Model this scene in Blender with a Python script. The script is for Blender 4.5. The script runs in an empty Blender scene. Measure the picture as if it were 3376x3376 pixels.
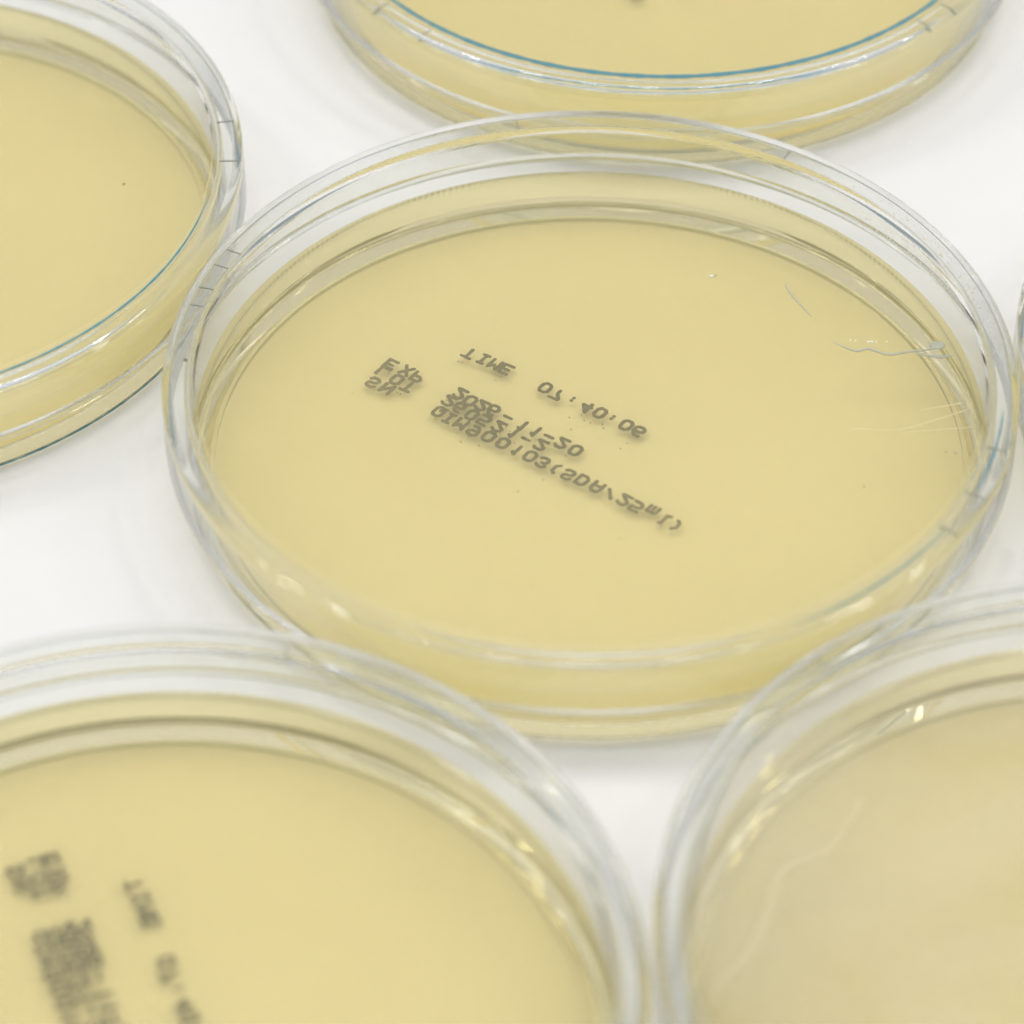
import bpy, bmesh, math, random
from mathutils import Vector, Matrix
MM = 0.001
scene = bpy.context.scene
COL = scene.collection

# ------------------------------------------------------------------ camera
cd = bpy.data.cameras.new("camera")
cam = bpy.data.objects.new("camera", cd)
COL.objects.link(cam)
cam.location = (-0.0085461, -0.2997373, 0.2694998)
PITCH, ROLL = math.radians(42.8403), math.radians(-0.2358)
fw = Vector((0, math.cos(PITCH), -math.sin(PITCH)))
rt0 = Vector((1, 0, 0)); up0 = rt0.cross(fw)
rt = rt0 * math.cos(ROLL) + up0 * math.sin(ROLL)
up = up0 * math.cos(ROLL) - rt0 * math.sin(ROLL)
cam.rotation_euler = Matrix((rt, up, -fw)).transposed().to_euler()
cd.sensor_width = 36; cd.sensor_height = 36
cd.lens = 127.447
cd.clip_start = 0.01; cd.clip_end = 50
cd.dof.use_dof = True
cd.dof.focus_distance = 0.412
cd.dof.aperture_fstop = 18
scene.camera = cam

# ------------------------------------------------------------------ render
scene.render.engine = 'CYCLES'
cy = scene.cycles
cy.use_denoising = True
cy.use_adaptive_sampling = True; cy.adaptive_threshold = 0.03; cy.adaptive_min_samples = 16
cy.max_bounces = 32; cy.transmission_bounces = 32; cy.glossy_bounces = 8
cy.diffuse_bounces = 3; cy.transparent_max_bounces = 24; cy.volume_bounces = 2
cy.caustics_reflective = True; cy.caustics_refractive = True
cy.sample_clamp_indirect = 12
cy.use_light_tree = False
cy.blur_glossy = 0.3
vs = scene.view_settings
vs.view_transform = 'Standard'; vs.look = 'None'; vs.exposure = 0; vs.gamma = 1
vs.use_curve_mapping = False

# ------------------------------------------------------------------ world: evenly lit white laboratory
w = bpy.data.worlds.new("World"); scene.world = w; w.use_nodes = True
nt = w.node_tree; nt.nodes.clear()
out = nt.nodes.new('ShaderNodeOutputWorld'); bg = nt.nodes.new('ShaderNodeBackground')
tc = nt.nodes.new('ShaderNodeTexCoord'); sp = nt.nodes.new('ShaderNodeSeparateXYZ')
rp = nt.nodes.new('ShaderNodeValToRGB')
nt.links.new(tc.outputs['Generated'], sp.inputs[0])
nt.links.new(sp.outputs['Z'], rp.inputs[0])
TEAL = (0.12, 0.40)
cr = rp.color_ramp
cr.elements[0].position = 0.0; cr.elements[0].color = (0.34, 0.38, 0.39, 1)
cr.elements[1].position = 1.0; cr.elements[1].color = (1.62, 1.62, 1.60, 1)
e = cr.elements.new(0.3); e.color = (0.44, 0.475, 0.475, 1)
e = cr.elements.new(0.6); e.color = (0.74, 0.74, 0.74, 1)
e = cr.elements.new(0.85); e.color = (1.30, 1.30, 1.29, 1)
bg.inputs['Strength'].default_value = 0.725
# the room behind the bench: a teal partition low beyond the dishes
def wmath(op, a, b):
    m = nt.nodes.new('ShaderNodeMath'); m.operation = op
    for k, v in enumerate((a, b)):
        if isinstance(v, (int, float)): m.inputs[k].default_value = v
        else: nt.links.new(v, m.inputs[k])
    return m.outputs[0]
def smooth(v, a, b):
    m = nt.nodes.new('ShaderNodeMapRange'); m.interpolation_type = 'SMOOTHSTEP'
    nt.links.new(v, m.inputs['Value']); m.inputs['From Min'].default_value = a; m.inputs['From Max'].default_value = b
    return m.outputs[0]
band = wmath('MULTIPLY', smooth(sp.outputs['Z'], TEAL[0], TEAL[0] + .04), smooth(sp.outputs['Z'], TEAL[1], TEAL[1] - .04))
band = wmath('MULTIPLY', band, smooth(sp.outputs['Y'], .45, .6))
mx = nt.nodes.new('ShaderNodeMix'); mx.data_type = 'RGBA'
nt.links.new(band, mx.inputs['Factor']); nt.links.new(rp.outputs[0], mx.inputs['A'])
mx.inputs['B'].default_value = (0.34, 0.44, 0.47, 1)
nt.links.new(mx.outputs['Result'], bg.inputs[0]); nt.links.new(bg.outputs[0], out.inputs[0])

# ------------------------------------------------------------------ ceiling lamps (rows of small spots)
def lamp(x, y, z, rad, power):
    ld = bpy.data.lights.new("ceiling_spot", 'AREA'); ld.shape = 'DISK'; ld.size = rad * 2
    ld.energy = power; ld.color = (1, 0.99, 0.97)
    o = bpy.data.objects.new("ceiling_spot", ld); COL.objects.link(o)
    o.location = (x, y, z)
    o.rotation_euler = (Vector((x, y, z))).to_track_quat('Z', 'Y').to_euler()
for k in range(15):
    lamp(-1.05 + 0.15 * k, 0.02 + 0.11 * (k * 2 % 3), 1.0, 0.038, 0.44)

# ------------------------------------------------------------------ materials
def new_mat(name):
    m = bpy.data.materials.new(name); m.use_nodes = True
    n = m.node_tree; n.nodes.clear()
    o = n.nodes.new('ShaderNodeOutputMaterial')
    return m, n, o
def principled(name, col, rough=0.5, ior=1.45, trans=0.0, spec=0.5):
    m, n, o = new_mat(name)
    p = n.nodes.new('ShaderNodeBsdfPrincipled')
    p.inputs['Base Color'].default_value = (*col, 1)
    p.inputs['Roughness'].default_value = rough
    p.inputs['IOR'].default_value = ior
    p.inputs['Transmission Weight'].default_value = trans
    p.inputs['Specular IOR Level'].default_value = spec
    n.links.new(p.outputs[0], o.inputs['Surface'])
    return m, n, o, p

def make_table():
    m, n, o, p = principled("white_tabletop", (0.86, 0.86, 0.85), 0.42, 1.45, 0, 0.25)
    t = n.nodes.new('ShaderNodeTexCoord'); no = n.nodes.new('ShaderNodeTexNoise')
    no.inputs['Scale'].default_value = 35; no.inputs['Detail'].default_value = 5
    r = n.nodes.new('ShaderNodeValToRGB')
    r.color_ramp.elements[0].position = .3; r.color_ramp.elements[0].color = (0.795, 0.787, 0.785, 1)
    r.color_ramp.elements[1].position = .7; r.color_ramp.elements[1].color = (0.825, 0.819, 0.816, 1)
    n.links.new(t.outputs['Object'], no.inputs[0]); n.links.new(no.outputs[0], r.inputs[0])
    n.links.new(r.outputs[0], p.inputs['Base Color'])
    return m
M_TABLE = make_table()

def make_plastic(name, fog=0.0):
    m, n, o, p = principled(name, (0.975, 0.988, 0.985), 0.0, 1.57, 1.0)
    # faint moulding waviness
    t = n.nodes.new('ShaderNodeTexCoord'); no = n.nodes.new('ShaderNodeTexNoise')
    no.inputs['Scale'].default_value = 90; no.inputs['Detail'].default_value = 2
    b = n.nodes.new('ShaderNodeBump'); b.inputs['Strength'].default_value = 0.02
    b.inputs['Distance'].default_value = 0.0003
    n.links.new(t.outputs['Object'], no.inputs[0]); n.links.new(no.outputs[0], b.inputs['Height'])
    n.links.new(b.outputs[0], p.inputs['Normal'])
    return m
M_PLASTIC = make_plastic("clear_polystyrene")

def make_flat(name, ior, tint, haze, haze_col, mottle=None, total=False):
    """flat clear sheet: light passes straight, a little is mirrored, a little scattered"""
    m, n, o = new_mat(name)
    tr = n.nodes.new('ShaderNodeBsdfTransparent'); tr.inputs[0].default_value = (*tint, 1)
    df = n.nodes.new('ShaderNodeBsdfDiffuse'); df.inputs[0].default_value = (*haze_col, 1)
    tl = n.nodes.new('ShaderNodeBsdfTranslucent'); tl.inputs[0].default_value = (*haze_col, 1)
    gl = n.nodes.new('ShaderNodeBsdfGlossy'); gl.inputs['Roughness'].default_value = 0.0
    fr = n.nodes.new('ShaderNodeFresnel'); fr.inputs['IOR'].default_value = ior
    ge = n.nodes.new('ShaderNodeNewGeometry')          # same reflectance from both sides
    mul = n.nodes.new('ShaderNodeMix'); mul.data_type = 'FLOAT'
    mul.inputs['A'].default_value = ior; mul.inputs['B'].default_value = ior if total else 1 / ior   # total: inner total reflection
    n.links.new(ge.outputs['Backfacing'], mul.inputs['Factor']); n.links.new(mul.outputs[0], fr.inputs['IOR'])
    m0 = n.nodes.new('ShaderNodeMixShader'); m0.inputs[0].default_value = .5
    n.links.new(df.outputs[0], m0.inputs[1]); n.links.new(tl.outputs[0], m0.inputs[2])
    m1 = n.nodes.new('ShaderNodeMixShader'); m1.inputs[0].default_value = haze
    n.links.new(tr.outputs[0], m1.inputs[1]); n.links.new(m0.outputs[0], m1.inputs[2])
    m2 = n.nodes.new('ShaderNodeMixShader'); n.links.new(fr.outputs[0], m2.inputs[0])
    n.links.new(m1.outputs[0], m2.inputs[1]); n.links.new(gl.outputs[0], m2.inputs[2])
    n.links.new(m2.outputs[0], o.inputs['Surface'])
    if mottle:
        t = n.nodes.new('ShaderNodeTexCoord'); no = n.nodes.new('ShaderNodeTexNoise')
        no.inputs['Scale'].default_value = mottle[0]; no.inputs['Detail'].default_value = 4
        no.inputs['Distortion'].default_value = mottle[3]
        mr = n.nodes.new('ShaderNodeMapRange'); mr.inputs['From Min'].default_value = .35; mr.inputs['From Max'].default_value = .65
        mr.inputs['To Min'].default_value = mottle[1]; mr.inputs['To Max'].default_value = mottle[2]
        n.links.new(t.outputs['Object'], no.inputs[0]); n.links.new(no.outputs[0], mr.inputs[0]); n.links.new(mr.outputs[0], m1.inputs[0])
    return m, m1
M_FOG = make_flat("misted_polystyrene_sheet", 1.57, (0.995, 0.998, 0.996), 0.1, (0.92, 0.88, 0.76), (26, 0.03, 0.22, 1.6))[0]
M_FLOOR = make_flat("clear_polystyrene_floor", 1.2, (0.998, 0.998, 0.996), 0.0, (1, 1, 1))[0]
M_WALL = make_flat("clear_polystyrene_wall", 1.4, (0.992, 0.996, 0.992), 0.0, (1, 1, 1))[0]
M_FLAT = make_flat("clear_polystyrene_sheet", 1.42, (0.995, 0.998, 0.996), 0.0, (1, 1, 1))[0]
def make_agar(name, col, rough):
    m, n, o, p = principled(name, col, rough, 1.2, 1.0)
    t = n.nodes.new('ShaderNodeTexCoord'); no = n.nodes.new('ShaderNodeTexNoise')
    no.inputs['Scale'].default_value = 60; no.inputs['Detail'].default_value = 2
    b = n.nodes.new('ShaderNodeBump'); b.inputs['Strength'].default_value = 0.04
    b.inputs['Distance'].default_value = 0.0005
    n.links.new(t.outputs['Object'], no.inputs[0]); n.links.new(no.outputs[0], b.inputs['Height'])
    n.links.new(b.outputs[0], p.inputs['Normal'])
    return m
M_AGAR = make_agar("agar_side", (0.93, 0.79, 0.48), 0.02)
M_AGAR_TOP = make_flat("agar_surface", 1.34, (0.998, 0.958, 0.795), 0.16, (1.0, 0.92, 0.59), (30, 0.10, 0.17, 0.4))[0]
M_AGAR_SIDE = make_flat("agar_side_skin", 1.05, (0.99, 0.93, 0.68), 0.15, (1.0, 0.95, 0.62))[0]
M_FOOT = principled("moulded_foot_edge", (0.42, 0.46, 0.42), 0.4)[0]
M_EDGE = principled("painted_edge_refraction", (0.38, 0.38, 0.24), 0.3)[0]  # olive colour painted for the dark refraction line in the clear bottom corner
M_INK = principled("grey_ink", (0.014, 0.018, 0.02), 0.8)[0]
M_RIB = principled("vent_rib_edge", (0.36, 0.38, 0.34), 0.4)[0]
M_TEAL_REFLECTION = principled("painted_teal_reflection", (0.0, 0.25, 0.36), 0.35)[0]  # solid teal standing in for the room reflected in the clear rims
M_CREASE = principled("gel_crease", (0.50, 0.50, 0.40), 0.3)[0]
M_RIPPLE = principled("gel_ripple", (0.76, 0.64, 0.33), 0.3)[0]
M_PALE = principled("pale_scratch", (0.80, 0.71, 0.43), 0.3)[0]
M_DROP = principled("wet_bead", (0.95, 0.95, 0.93), 0.15)[0]
M_SPECK = principled("dark_speck", (0.06, 0.05, 0.03), 0.8)[0]

# ------------------------------------------------------------------ mesh helpers
def link(name, me, mat, parent=None, smooth=True):
    if mat: me.materials.append(mat)
    o = bpy.data.objects.new(name, me); COL.objects.link(o)
    if parent: o.parent = parent
    if smooth:
        for p in me.polygons: p.use_smooth = True
    return o
def arc(cx, cz, r, a0, a1, n=6):
    return [(cx + r * math.cos(math.radians(a0 + (a1 - a0) * k / n)),
             cz + r * math.sin(math.radians(a0 + (a1 - a0) * k / n))) for k in range(n + 1)]
def lathe(name, prof, seg=360):
    """closed (r,z) profile in mm; r==0 endpoints close on the axis"""
    me = bpy.data.meshes.new(name); V = []; F = []
    rings = []
    for r, z in prof:
        if r < 1e-9:
            rings.append([len(V)]); V.append((0, 0, z * MM))
        else:
            rings.append(list(range(len(V), len(V) + seg)))
            for k in range(seg):
                a = 2 * math.pi * k / seg
                V.append((r * MM * math.cos(a), r * MM * math.sin(a), z * MM))
    n = len(rings)
    for i in range(n):
        A = rings[i]; B = rings[(i + 1) % n]
        if len(A) == 1 and len(B) == 1: continue
        for k in range(seg):
            k2 = (k + 1) % seg
            if len(A) == 1: F.append((A[0], B[k], B[k2]))
            elif len(B) == 1: F.append((A[k], B[0], A[k2]))
            else: F.append((A[k], B[k], B[k2], A[k2]))
    me.from_pydata(V, [], F); me.validate(); 
    bm = bmesh.new(); bm.from_mesh(me); bmesh.ops.recalc_face_normals(bm, faces=bm.faces)
    bm.to_mesh(me); bm.free()
    return me

# ------------------------------------------------------------------ dish profiles (mm)
LID_R = 46.5
def lid_profile():
    p = [(0, 13.5), (20, 13.5), (43.0, 13.5), (45.55, 13.5)]
    p += arc(45.6, 12.6, 0.9, 90, 0, 10)                         # rounded outer shoulder
    p += [(46.52, 11.9), (46.55, 6.7)] + arc(46.2, 6.3, 0.35, 0, -180, 8)          # hem
    p += [(45.8, 6.7), (45.75, 11.9)] + arc(45.35, 12.0, 0.4, 0, 90, 5)
    p += [(45.3, 12.4), (43.0, 12.4), (20, 12.4), (0, 12.4)]
    return p
def base_profile():
    p = [(0, 1.9), (20, 1.9), (42.7, 1.9), (42.85, 1.9)] + arc(42.9, 2.4, 0.5, -90, 0, 5)
    p += [(43.42, 2.65), (43.5, 11.6)] + arc(43.82, 11.95, 0.28, 180, 0, 6)
    p += [(44.12, 11.6), (44.35, 2.5)] + arc(43.95, 1.1, 0.4, 0, -90, 6)
    p += [(43.9, 0.7), (42.0, 0.7), (41.95, 0.7)] + arc(41.85, 0.12, 0.1, 0, -90, 3) + arc(41.6, 0.12, 0.1, -90, -180, 3) + [(41.48, 0.35), (41.46, 0.9), (41.3, 0.9), (20, 0.9), (0, 0.9)]
    return p
def agar_profile():
    p = [(0, 6.15), (30, 6.15), (42.0, 6.15), (42.1, 6.15), (42.4, 6.155), (42.8, 6.2), (43.2, 6.4)]
    p += [(43.32, 6.44), (43.3, 2.8), (43.3, 2.6)] + arc(42.75, 2.5, 0.55, 0, -90, 5) + [(42.7, 1.94), (20, 1.94), (0, 1.94)]
    return p
ME_LID = lathe("lid", lid_profile())
ME_BASE = lathe("base", base_profile())
ME_AGAR = lathe("agar", agar_profile())

# ------------------------------------------------------------------ the printed code (mirrored: it is on the underside)
FONT = {
 'T': [[(0, 6), (4, 6)], [(2, 6), (2, 0)]], 'I': [[(.8, 6), (3.2, 6)], [(2, 6), (2, 0)], [(.8, 0), (3.2, 0)]],
 'M': [[(0, 0), (0, 6), (2, 3.4), (4, 6), (4, 0)]], 'E': [[(4, 6), (0, 6), (0, 0), (4, 0)], [(0, 3.1), (3, 3.1)]],
 '0': [[(1, 0), (0, 1.2), (0, 4.8), (1, 6), (3, 6), (4, 4.8), (4, 1.2), (3, 0), (1, 0)]],
 '7': [[(0, 6), (4, 6), (4, 5), (2, 2.6), (2, 0)]], ':': [[(2, 2.0), (2, 2.15)], [(2, 4.0), (2, 4.15)]],
 '4': [[(3, 0), (3, 6), (0, 2), (4, 2)]],
 '6': [[(3.6, 6), (1.6, 6), (0, 3.6), (0, 1), (1, 0), (3, 0), (4, 1), (4, 2.4), (3, 3.3), (.4, 3.3)]],
 '2': [[(0, 5), (1, 6), (3, 6), (4, 5), (4, 3.8), (0, .4), (0, 0), (4, 0)]],
 '-': [[(0.3, 3), (3.7, 3)]], '1': [[(.9, 4.8), (2.1, 6), (2.1, 0)]],
 '5': [[(4, 6), (0, 6), (0, 3.4), (3, 3.6), (4, 2.6), (4, 1), (3, 0), (0, 0)]],
 'Q': [[(1, 0), (0, 1.2), (0, 4.8), (1, 6), (3, 6), (4, 4.8), (4, 1.2), (3, 0), (1, 0)], [(2.2, 2), (4, 0)]],
 '9': [[(.6, 0), (2.4, 0), (4, 2.4), (4, 5), (3, 6), (1, 6), (0, 5), (0, 3.7), (1, 2.8), (3.8, 2.8)]],
 '3': [[(0, 5.2), (1, 6), (3, 6), (4, 5), (3, 3.2), (1.6, 3.2)], [(3, 3.2), (4, 1.4), (3, 0), (1, 0), (0, .8)]],
 '(': [[(3.4, 6), (2, 4.6), (2, 1.4), (3.4, 0)]], ')': [[(.6, 6), (2, 4.6), (2, 1.4), (.6, 0)]],
 'S': [[(4, 5), (3, 6), (1, 6), (0, 5), (0.4, 3.6), (3.4, 2.6), (4, 1.2), (3, 0), (1, 0), (0, 1)]],
 'D': [[(0, 0), (0, 6), (2.8, 6), (4, 4.6), (4, 1.4), (2.8, 0), (0, 0)]],
 'A': [[(0, 0), (0, 4.6), (1, 6), (3, 6), (4, 4.6), (4, 0)], [(0, 2.4), (4, 2.4)]],
 '/': [[(0.2, .6), (3.8, 5.4)]], 'm': [[(0, 0), (0, 4), (1.6, 4), (2, 3.4), (2, 0)], [(2, 3.4), (3, 4), (4, 3.2), (4, 0)]],
 'l': [[(1.2, 6), (2, 6), (2, 0.4), (3.4, 0)]],
 'X': [[(0, 0), (4, 6)], [(0, 6), (4, 0)]], 'P': [[(0, 0), (0, 6), (3, 6), (4, 5), (4, 3.8), (3, 2.8), (0, 2.8)]],
 'L': [[(0, 6), (0, 0), (4, 0)]], 'O': [[(1, 0), (0, 1.2), (0, 4.8), (1, 6), (3, 6), (4, 4.8), (4, 1.2), (3, 0), (1, 0)]],
 'N': [[(0, 0), (0, 6), (4, 0), (4, 6)]],
}
PRINT = [
 ('T', -13.38, 16.6), ('I', -11.76, 15.64), ('M', -10.4, 14.7), ('E', -9.15, 13.81), ('0', -4.71, 10.57), ('7', -3.44, 9.41), (':', -1.62, 8.59), ('4', -0.14, 7.18), ('0', 1.38, 6.22),
 (':', 2.79, 5.43), ('0', 4.28, 4.12), ('6', 5.57, 3.08), ('2', -14.36, 9.6), ('0', -13.2, 8.38), ('2', -11.91, 7.56), ('6', -10.63, 6.76), ('-', -8.96, 5.54), ('1', -7.32, 4.03),
 ('1', -5.8, 3.08), ('-', -4.39, 2.26), ('2', -2.98, 1.16), ('0', -1.45, -0.06), ('2', -15.62, 8.39), ('6', -14.44, 7.26), ('0', -13.01, 5.97), ('5', -11.63, 5.08), ('2', -10.0, 3.95),
 ('1', -8.31, 2.84), ('-', -6.96, 1.85), ('2', -5.34, 0.86), ('Q', -16.71, 6.55), ('I', -15.54, 5.42), ('M', -14.21, 4.46), ('9', -12.74, 3.26), ('0', -11.1, 2.3), ('0', -9.53, 1.18),
 ('1', -7.96, -0.0), ('0', -6.5, -1.02), ('3', -5.1, -2.03), ('(', -3.86, -2.98), ('S', -2.32, -4.07), ('D', -0.82, -4.99), ('A', 0.81, -6.09), ('/', 2.21, -7.23), ('2', 3.75, -8.24),
 ('5', 5.01, -9.3), ('m', 6.69, -10.0), ('l', 8.0, -11.36), (')', 9.42, -12.42), ('E', -22.34, 14.72), ('X', -20.5, 13.64), ('P', -19.19, 12.56), ('L', -23.08, 13.58), ('O', -21.54, 12.1),
 ('T', -20.27, 10.88), ('S', -24.25, 11.61), ('N', -22.63, 10.54),
]
AX = math.radians(-36.1)
def print_mesh(seed, z=0.868, sw=0.222):
    rnd = random.Random(seed)
    V = []; F = []
    ux, uy = math.cos(AX), math.sin(AX)            # reading direction
    hx, hy = math.sin(AX), -math.cos(AX)           # towards the letters' tops (mirrored)
    cnt = [0]
    def capsule(a, b, r):
        dx, dy = b[0] - a[0], b[1] - a[1]; L = math.hypot(dx, dy) or 1e-6
        an = math.atan2(dy, dx); pts = []
        for k in range(7): t = an - math.pi / 2 + math.pi * k / 6; pts.append((b[0] + r * math.cos(t), b[1] + r * math.sin(t)))
        for k in range(7): t = an + math.pi / 2 + math.pi * k / 6; pts.append((a[0] + r * math.cos(t), a[1] + r * math.sin(t)))
        cnt[0] += 1
        th = 0.010 + 0.0012 * (cnt[0] % 13)
        n0 = len(V); n = len(pts)
        for s in (th, -th):
            for q in pts: V.append((q[0] * MM, q[1] * MM, (z + s) * MM))
        F.append(tuple(range(n0, n0 + n))); F.append(tuple(range(n0 + 2 * n - 1, n0 + n - 1, -1)))
        for k in range(n):
            k2 = (k + 1) % n; F.append((n0 + k2, n0 + k, n0 + n + k, n0 + n + k2))
    for ch, cx, cy_ in PRINT:
        for line in FONT[ch]:
            P = []
            for x, y in line:
                sx = (x - 2) * 0.275 + rnd.uniform(-.03, .03); sy = (y - 3) * 0.25 + rnd.uniform(-.03, .03)
                P.append((cx + ux * sx + hx * sy, cy_ + uy * sx + hy * sy))
            for a, b in zip(P, P[1:]):
                n = max(1, int(math.hypot(b[0] - a[0], b[1] - a[1]) / 0.3))
                for k in range(n):
                    q = [(a[0] + (b[0] - a[0]) * t / n, a[1] + (b[1] - a[1]) * t / n) for t in (k, k + 1)]
                    capsule(q[0], q[1], sw * rnd.uniform(.88, 1.1))
    # stray ink droplets below the lines
    for k in range(95):
        ch, cx, cy_ = rnd.choice(PRINT)
        d = rnd.uniform(0.9, 2.2) if rnd.random() < .7 else rnd.uniform(1.5, 8)
        q = (cx + hx * d + ux * rnd.uniform(-1, 1), cy_ + hy * d + uy * rnd.uniform(-1, 1))
        s = rnd.uniform(.03, .085) 
        capsule(q, (q[0] + ux * s, q[1] + uy * s), s)
    me = bpy.data.meshes.new("printed_code"); me.from_pydata(V, [], F); me.update()
    return me
ME_PRINT = print_mesh(4)

# ------------------------------------------------------------------ small things
def box_mesh(name, pts_fn):
    me = bpy.data.meshes.new(name); bm = bmesh.new(); pts_fn(bm); bm.to_mesh(me); bm.free(); return me
def vent_mesh():
    """pair of small moulded vent ribs inside the lid shoulder, at +x"""
    me = bpy.data.meshes.new("vent_rib"); bm = bmesh.new()
    r = bmesh.ops.create_cube(bm, size=1)
    for v in r['verts']:
        v.co = Vector((44.75 + v.co.x * 1.9, v.co.y * 0.10, 12.32 + v.co.z * 0.16)) * MM
    bmesh.ops.bevel(bm, geom=list(bm.edges), offset=0.02 * MM, segments=1, affect='EDGES')
    bm.to_mesh(me); bm.free(); return me
ME_VENT = vent_mesh()

def tube(name, pts, rad, mat, parent, flat=0.5, ends=True, wob=0.0):
    """smooth tapered bead along pts (mm), flattened in z"""
    V = []; F = []; n = len(pts); S = 10
    for i, (x, y, z) in enumerate(pts):
        a = Vector(pts[max(0, i - 1)]); b = Vector(pts[min(n - 1, i + 1)])
        d = (b - a).normalized(); s = Vector((-d.y, d.x, 0)).normalized()
        t = i / (n - 1); r = rad * (math.sin(math.pi * t) ** .45 if ends else 1) * (1 + wob * (math.sin(i * 1.7) + math.sin(i * .61 + 1))) + 1e-3
        for k in range(S):
            an = 2 * math.pi * k / S
            V.append(((x + s.x * r * math.cos(an)) * MM, (y + s.y * r * math.cos(an)) * MM, (z + r * flat * math.sin(an)) * MM))
    for i in range(n - 1):
        for k in range(S):
            k2 = (k + 1) % S; F.append((i * S + k, i * S + k2, (i + 1) * S + k2, (i + 1) * S + k))
    F.append(tuple(range(S - 1, -1, -1))); F.append(tuple(range((n - 1) * S, n * S)))
    me = bpy.data.meshes.new(name); me.from_pydata(V, [], F); me.update()
    return link(name, me, mat, parent)

# ------------------------------------------------------------------ the setting
def table():
    me = bpy.data.meshes.new("tabletop")
    s = 2.0
    V = [(-s, -s, 0), (s, -s, 0), (s, s, 0), (-s, s, 0), (-s, -s, -.03), (s, -s, -.03), (s, s, -.03), (-s, s, -.03)]
    me.from_pydata(V, [], [(0, 1, 2, 3), (7, 6, 5, 4), (0, 4, 5, 1), (1, 5, 6, 2), (2, 6, 7, 3), (3, 7, 4, 0)])
    o = link("tabletop", me, M_TABLE, smooth=False); o['kind'] = 'structure'
table()

def two_mats(me, flat, rim, rlim, nz=.9):
    """slot 0: the flat sheet inside rlim, slot 1: the curved rim outside it"""
    me.materials.append(flat); me.materials.append(rim)
    for p in me.polygons:
        c = p.center; p.material_index = 0 if (math.hypot(c.x, c.y) < rlim * MM and abs(p.normal.z) > nz) else 1
def clear_walls(me, z0, z1, nz=.3):
    """the straight drawn walls between z0 and z1 are thin clear sheet like the plates"""
    me.materials.append(M_WALL)
    for p in me.polygons:
        c = p.center
        if z0 * MM < c.z < z1 * MM and abs(p.normal.z) < nz and math.hypot(c.x, c.y) > 42 * MM: p.material_index = 2
two_mats(ME_LID, M_FLAT, M_PLASTIC, 43.0)
two_mats(ME_BASE, M_FLOOR, M_PLASTIC, 42.9)
clear_walls(ME_LID, 6.6, 11.8)
clear_walls(ME_BASE, 1.0, 11.5, .75)
two_mats(ME_AGAR, M_AGAR_TOP, M_AGAR, 43.3, .3)
ME_AGAR.materials.append(M_AGAR_SIDE)
for p in ME_AGAR.polygons:
    if p.material_index == 1 and p.center.z > 2.75 * MM: p.material_index = 2
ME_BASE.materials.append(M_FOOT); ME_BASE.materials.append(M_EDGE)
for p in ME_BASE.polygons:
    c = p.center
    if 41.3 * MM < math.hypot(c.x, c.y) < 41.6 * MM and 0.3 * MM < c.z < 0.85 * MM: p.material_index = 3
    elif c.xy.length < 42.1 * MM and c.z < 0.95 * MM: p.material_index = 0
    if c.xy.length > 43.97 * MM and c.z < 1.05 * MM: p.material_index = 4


# ------------------------------------------------------------------ dishes
GROUP = "petri dishes lying on the white tabletop"
def dish(x, y, rot, label, vents=(0,), code=None, agar_mat=None, fog=False):
    t = bpy.data.objects.new("petri_dish", None); COL.objects.link(t)
    t.location = (x * MM, y * MM, 0.02 * MM); t['label'] = label; t['category'] = "petri dish"; t['group'] = GROUP
    b = link("base", ME_BASE, None, t)
    for p in ME_BASE.polygons:                     # crisp edges on the stacking foot
        if p.center.z < 0.95 * MM and p.center.xy.length < 43.5 * MM: p.use_smooth = False
    l = link("lid", ME_LID, None, t)
    me = ME_AGAR
    a = link("agar", ME_AGAR if agar_mat is None else ME_AGAR.copy(), None, t)
    for v in vents:
        r = link("vent_rib", ME_VENT, None, l, smooth=False)
        if not ME_VENT.materials: ME_VENT.materials.append(M_RIB)
        r.rotation_euler = (0, 0, math.radians(v))
    if fog:
        l.data = ME_LID.copy(); l.data.materials[0] = M_FOG
    if code is not None:
        c = link("printed_code", ME_PRINT, None, t, smooth=False)
        if not ME_PRINT.materials: ME_PRINT.materials.append(M_INK)
        c.location = (code[0] * MM, code[1] * MM, 0); c.rotation_euler = (0, 0, math.radians(code[2]))
    return t
mid = dish(0, 0, 0, "petri dish in the centre with sharp grey printed date code and whole rim in view", code=(0, 0, 0), vents=(153, 156.7, 162, 166, -17.6, -27.5, -35.5, 100, 58))
top = dish(10.61, 96.33, 0, "petri dish behind the central one, cut by the top edge, with bold painted teal rim reflection", code=(0.4, 5.5, -49), vents=(-141, -131, -46, -40))
left = dish(-86.22, 36.97, 0, "petri dish at the upper left corner with one dark speck on its blank gel", vents=(10, 0.2))
fl = dish(-42.63, -85.9, 0, "out of focus petri dish at the lower left with blurred steep grey print", code=(-1.26, 1.066, -33.64), vents=(75,))
fr = dish(50.98, -79.66, 0, "out of focus petri dish at the lower right with pale blank gel and no print", vents=(120, 130), fog=True)
right = dish(93.34, 1.77, 0, "petri dish showing only a sliver of its rim at the right edge of the photo", vents=(170,))

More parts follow.
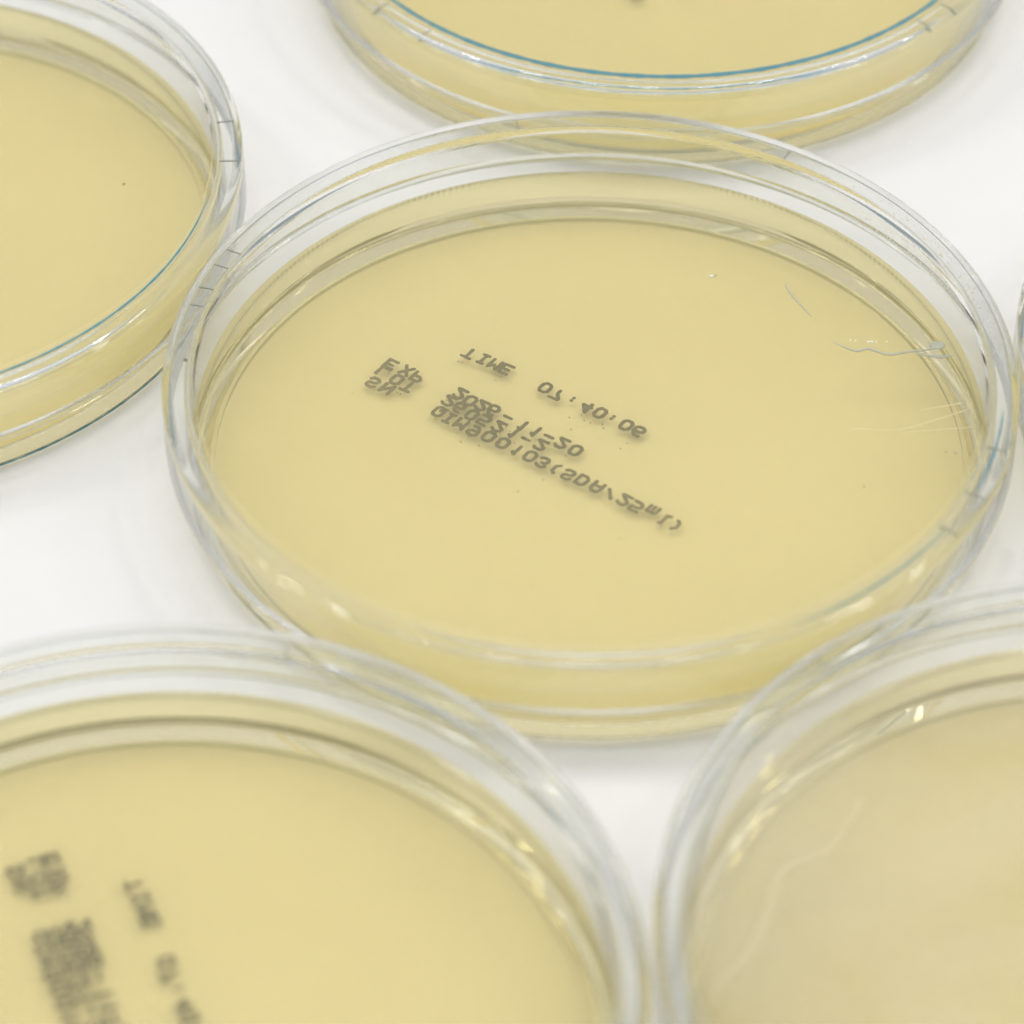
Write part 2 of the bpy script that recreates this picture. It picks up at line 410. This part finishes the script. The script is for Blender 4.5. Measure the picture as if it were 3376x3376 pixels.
# ------------------------------------------------------------------ room reflections in the clear edges, painted as teal beads
def reflection_line(parent, r, z, a0, a1, w):
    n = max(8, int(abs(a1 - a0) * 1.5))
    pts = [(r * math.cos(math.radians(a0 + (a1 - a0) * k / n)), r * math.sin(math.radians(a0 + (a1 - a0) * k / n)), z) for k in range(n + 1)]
    return tube("rim_reflection", pts, w, M_TEAL_REFLECTION, parent, flat=0.5, wob=0.13)
reflection_line(top, 42.9, 12.22, -172, -8, 0.30)
reflection_line(left, 43.35, 12.22, -85, -8, 0.16)
reflection_line(mid, 44.5, 12.22, -64, -34, 0.12)
reflection_line(mid, 44.8, 12.22, -27, -9, 0.12)
reflection_line(left, 44.3, 0.75, -90, -20, 0.10)

# ------------------------------------------------------------------ flaws on the gel of the centre dish
ZG = 6.2
def on(pts, z=ZG): return [(x, y, z) for x, y in pts]
def smooth_path(P, n=6):
    out = []
    for i in range(len(P) - 1):
        p0, p1, p2, p3 = P[max(0, i - 1)], P[i], P[i + 1], P[min(len(P) - 1, i + 2)]
        for k in range(n):
            t = k / n
            out.append(tuple(0.5 * (2 * p1[d] + (p2[d] - p0[d]) * t + (2 * p0[d] - 5 * p1[d] + 4 * p2[d] - p3[d]) * t * t
                       + (3 * p1[d] - p0[d] - 3 * p2[d] + p3[d]) * t ** 3) for d in (0, 1)))
    return out + [P[-1]]
tube("gel_crease", on(smooth_path([(22.8, 22.4), (23.4, 20.6), (24.1, 19.2), (25.6, 16.4)])), 0.15, M_CREASE, mid)
tube("gel_crease", on(smooth_path([(27.6, 12.1), (28.7, 11.3), (30.2, 10.5), (31.5, 10.9), (33.7, 9.9), (36.1, 10.4), (38.2, 10.7), (39.8, 11.4)])), 0.19, M_CREASE, mid)
tube("gel_crease", on(smooth_path([(36.5, 10.2), (38.4, 9.6), (39.8, 9.4), (41.0, 9.8)])), 0.22, M_CREASE, mid)
for P in ([(36.0, 0.3), (40.1, 1.3), (41.4, 1.6)], [(28.1, -2.5), (33.7, -2.8), (38, -1.2), (41.7, 0.5)], [(34.3, -3.3), (42.3, -2.4)]):
    tube("gel_scratch", on(smooth_path(P)), 0.06, M_PALE, mid, flat=0.3)
def bead(name, x, y, z, r, mat, parent, sq=0.6):
    me = bpy.data.meshes.new(name); bm = bmesh.new(); bmesh.ops.create_icosphere(bm, subdivisions=2, radius=r * MM)
    for v in bm.verts: v.co.z *= sq; v.co.x *= 1.25
    bm.to_mesh(me); bm.free(); o = link(name, me, mat, parent); o.location = (x * MM, y * MM, z * MM); return o
for x, y, r in ((29.6, 12.4, .1), (30.2, 12.3, .12), (31.6, 12.1, .16), (32.0, 12.1, .17), (32.5, 12.05, .12), (33.7, 12.1, .1)):
    bead("wet_bead", x, y, ZG, r, M_DROP, mid)
bead("air_bubble", 14.5, 23.9, ZG, .22, M_DROP, mid)
bead("air_bubble", 14.9, 24.0, ZG, .16, M_CREASE, mid)
bead("dirt_speck", 29.3, -12.0, ZG, .09, M_SPECK, mid)
bead("dirt_speck", 38.7, -6.4, ZG, .14, M_CREASE, mid); bead("dirt_speck", 39.7, -6.6, ZG, .16, M_CREASE, mid)
sp_ = bead("dirt_speck", -44.1, 1.6, 12.3, .2, M_SPECK, mid)
sp_ = bead("dirt_speck", 31.86, 4.6, ZG, .11, M_SPECK, left); sp_.rotation_euler.z = .8; sp_.scale.x = 1.8

# fine condensation on the inside of the lid wall, right of the back
def condensation():
    rnd = random.Random(9); me = bpy.data.meshes.new("condensation"); bm = bmesh.new()
    for k in range(420):
        a = math.radians(rnd.triangular(6, 50, 26)); z = rnd.uniform(7.2, 11.8); r = rnd.uniform(.03, .09)
        g = bmesh.ops.create_icosphere(bm, subdivisions=1, radius=r * MM)
        R = 45.72
        for v in g['verts']: v.co = v.co * 1.0 + Vector((R * math.cos(a) * MM, R * math.sin(a) * MM, z * MM))
    bm.to_mesh(me); bm.free(); o = link("condensation", me, M_DROP, mid); o['kind'] = 'stuff'
condensation()

bead("gel_bulge", 39.3, 11.5, ZG - .05, .75, M_CREASE, mid, sq=0.15)
tube("gel_ripple", on(smooth_path([(-25.2, 22.5), (-26.6, 19.5), (-29.1, 15.5), (-33.6, 12.8), (-35.2, 7.5), (-37.7, 1.8), (-41.1, -1.8)])), 0.55, M_RIPPLE, fr, flat=0.08)
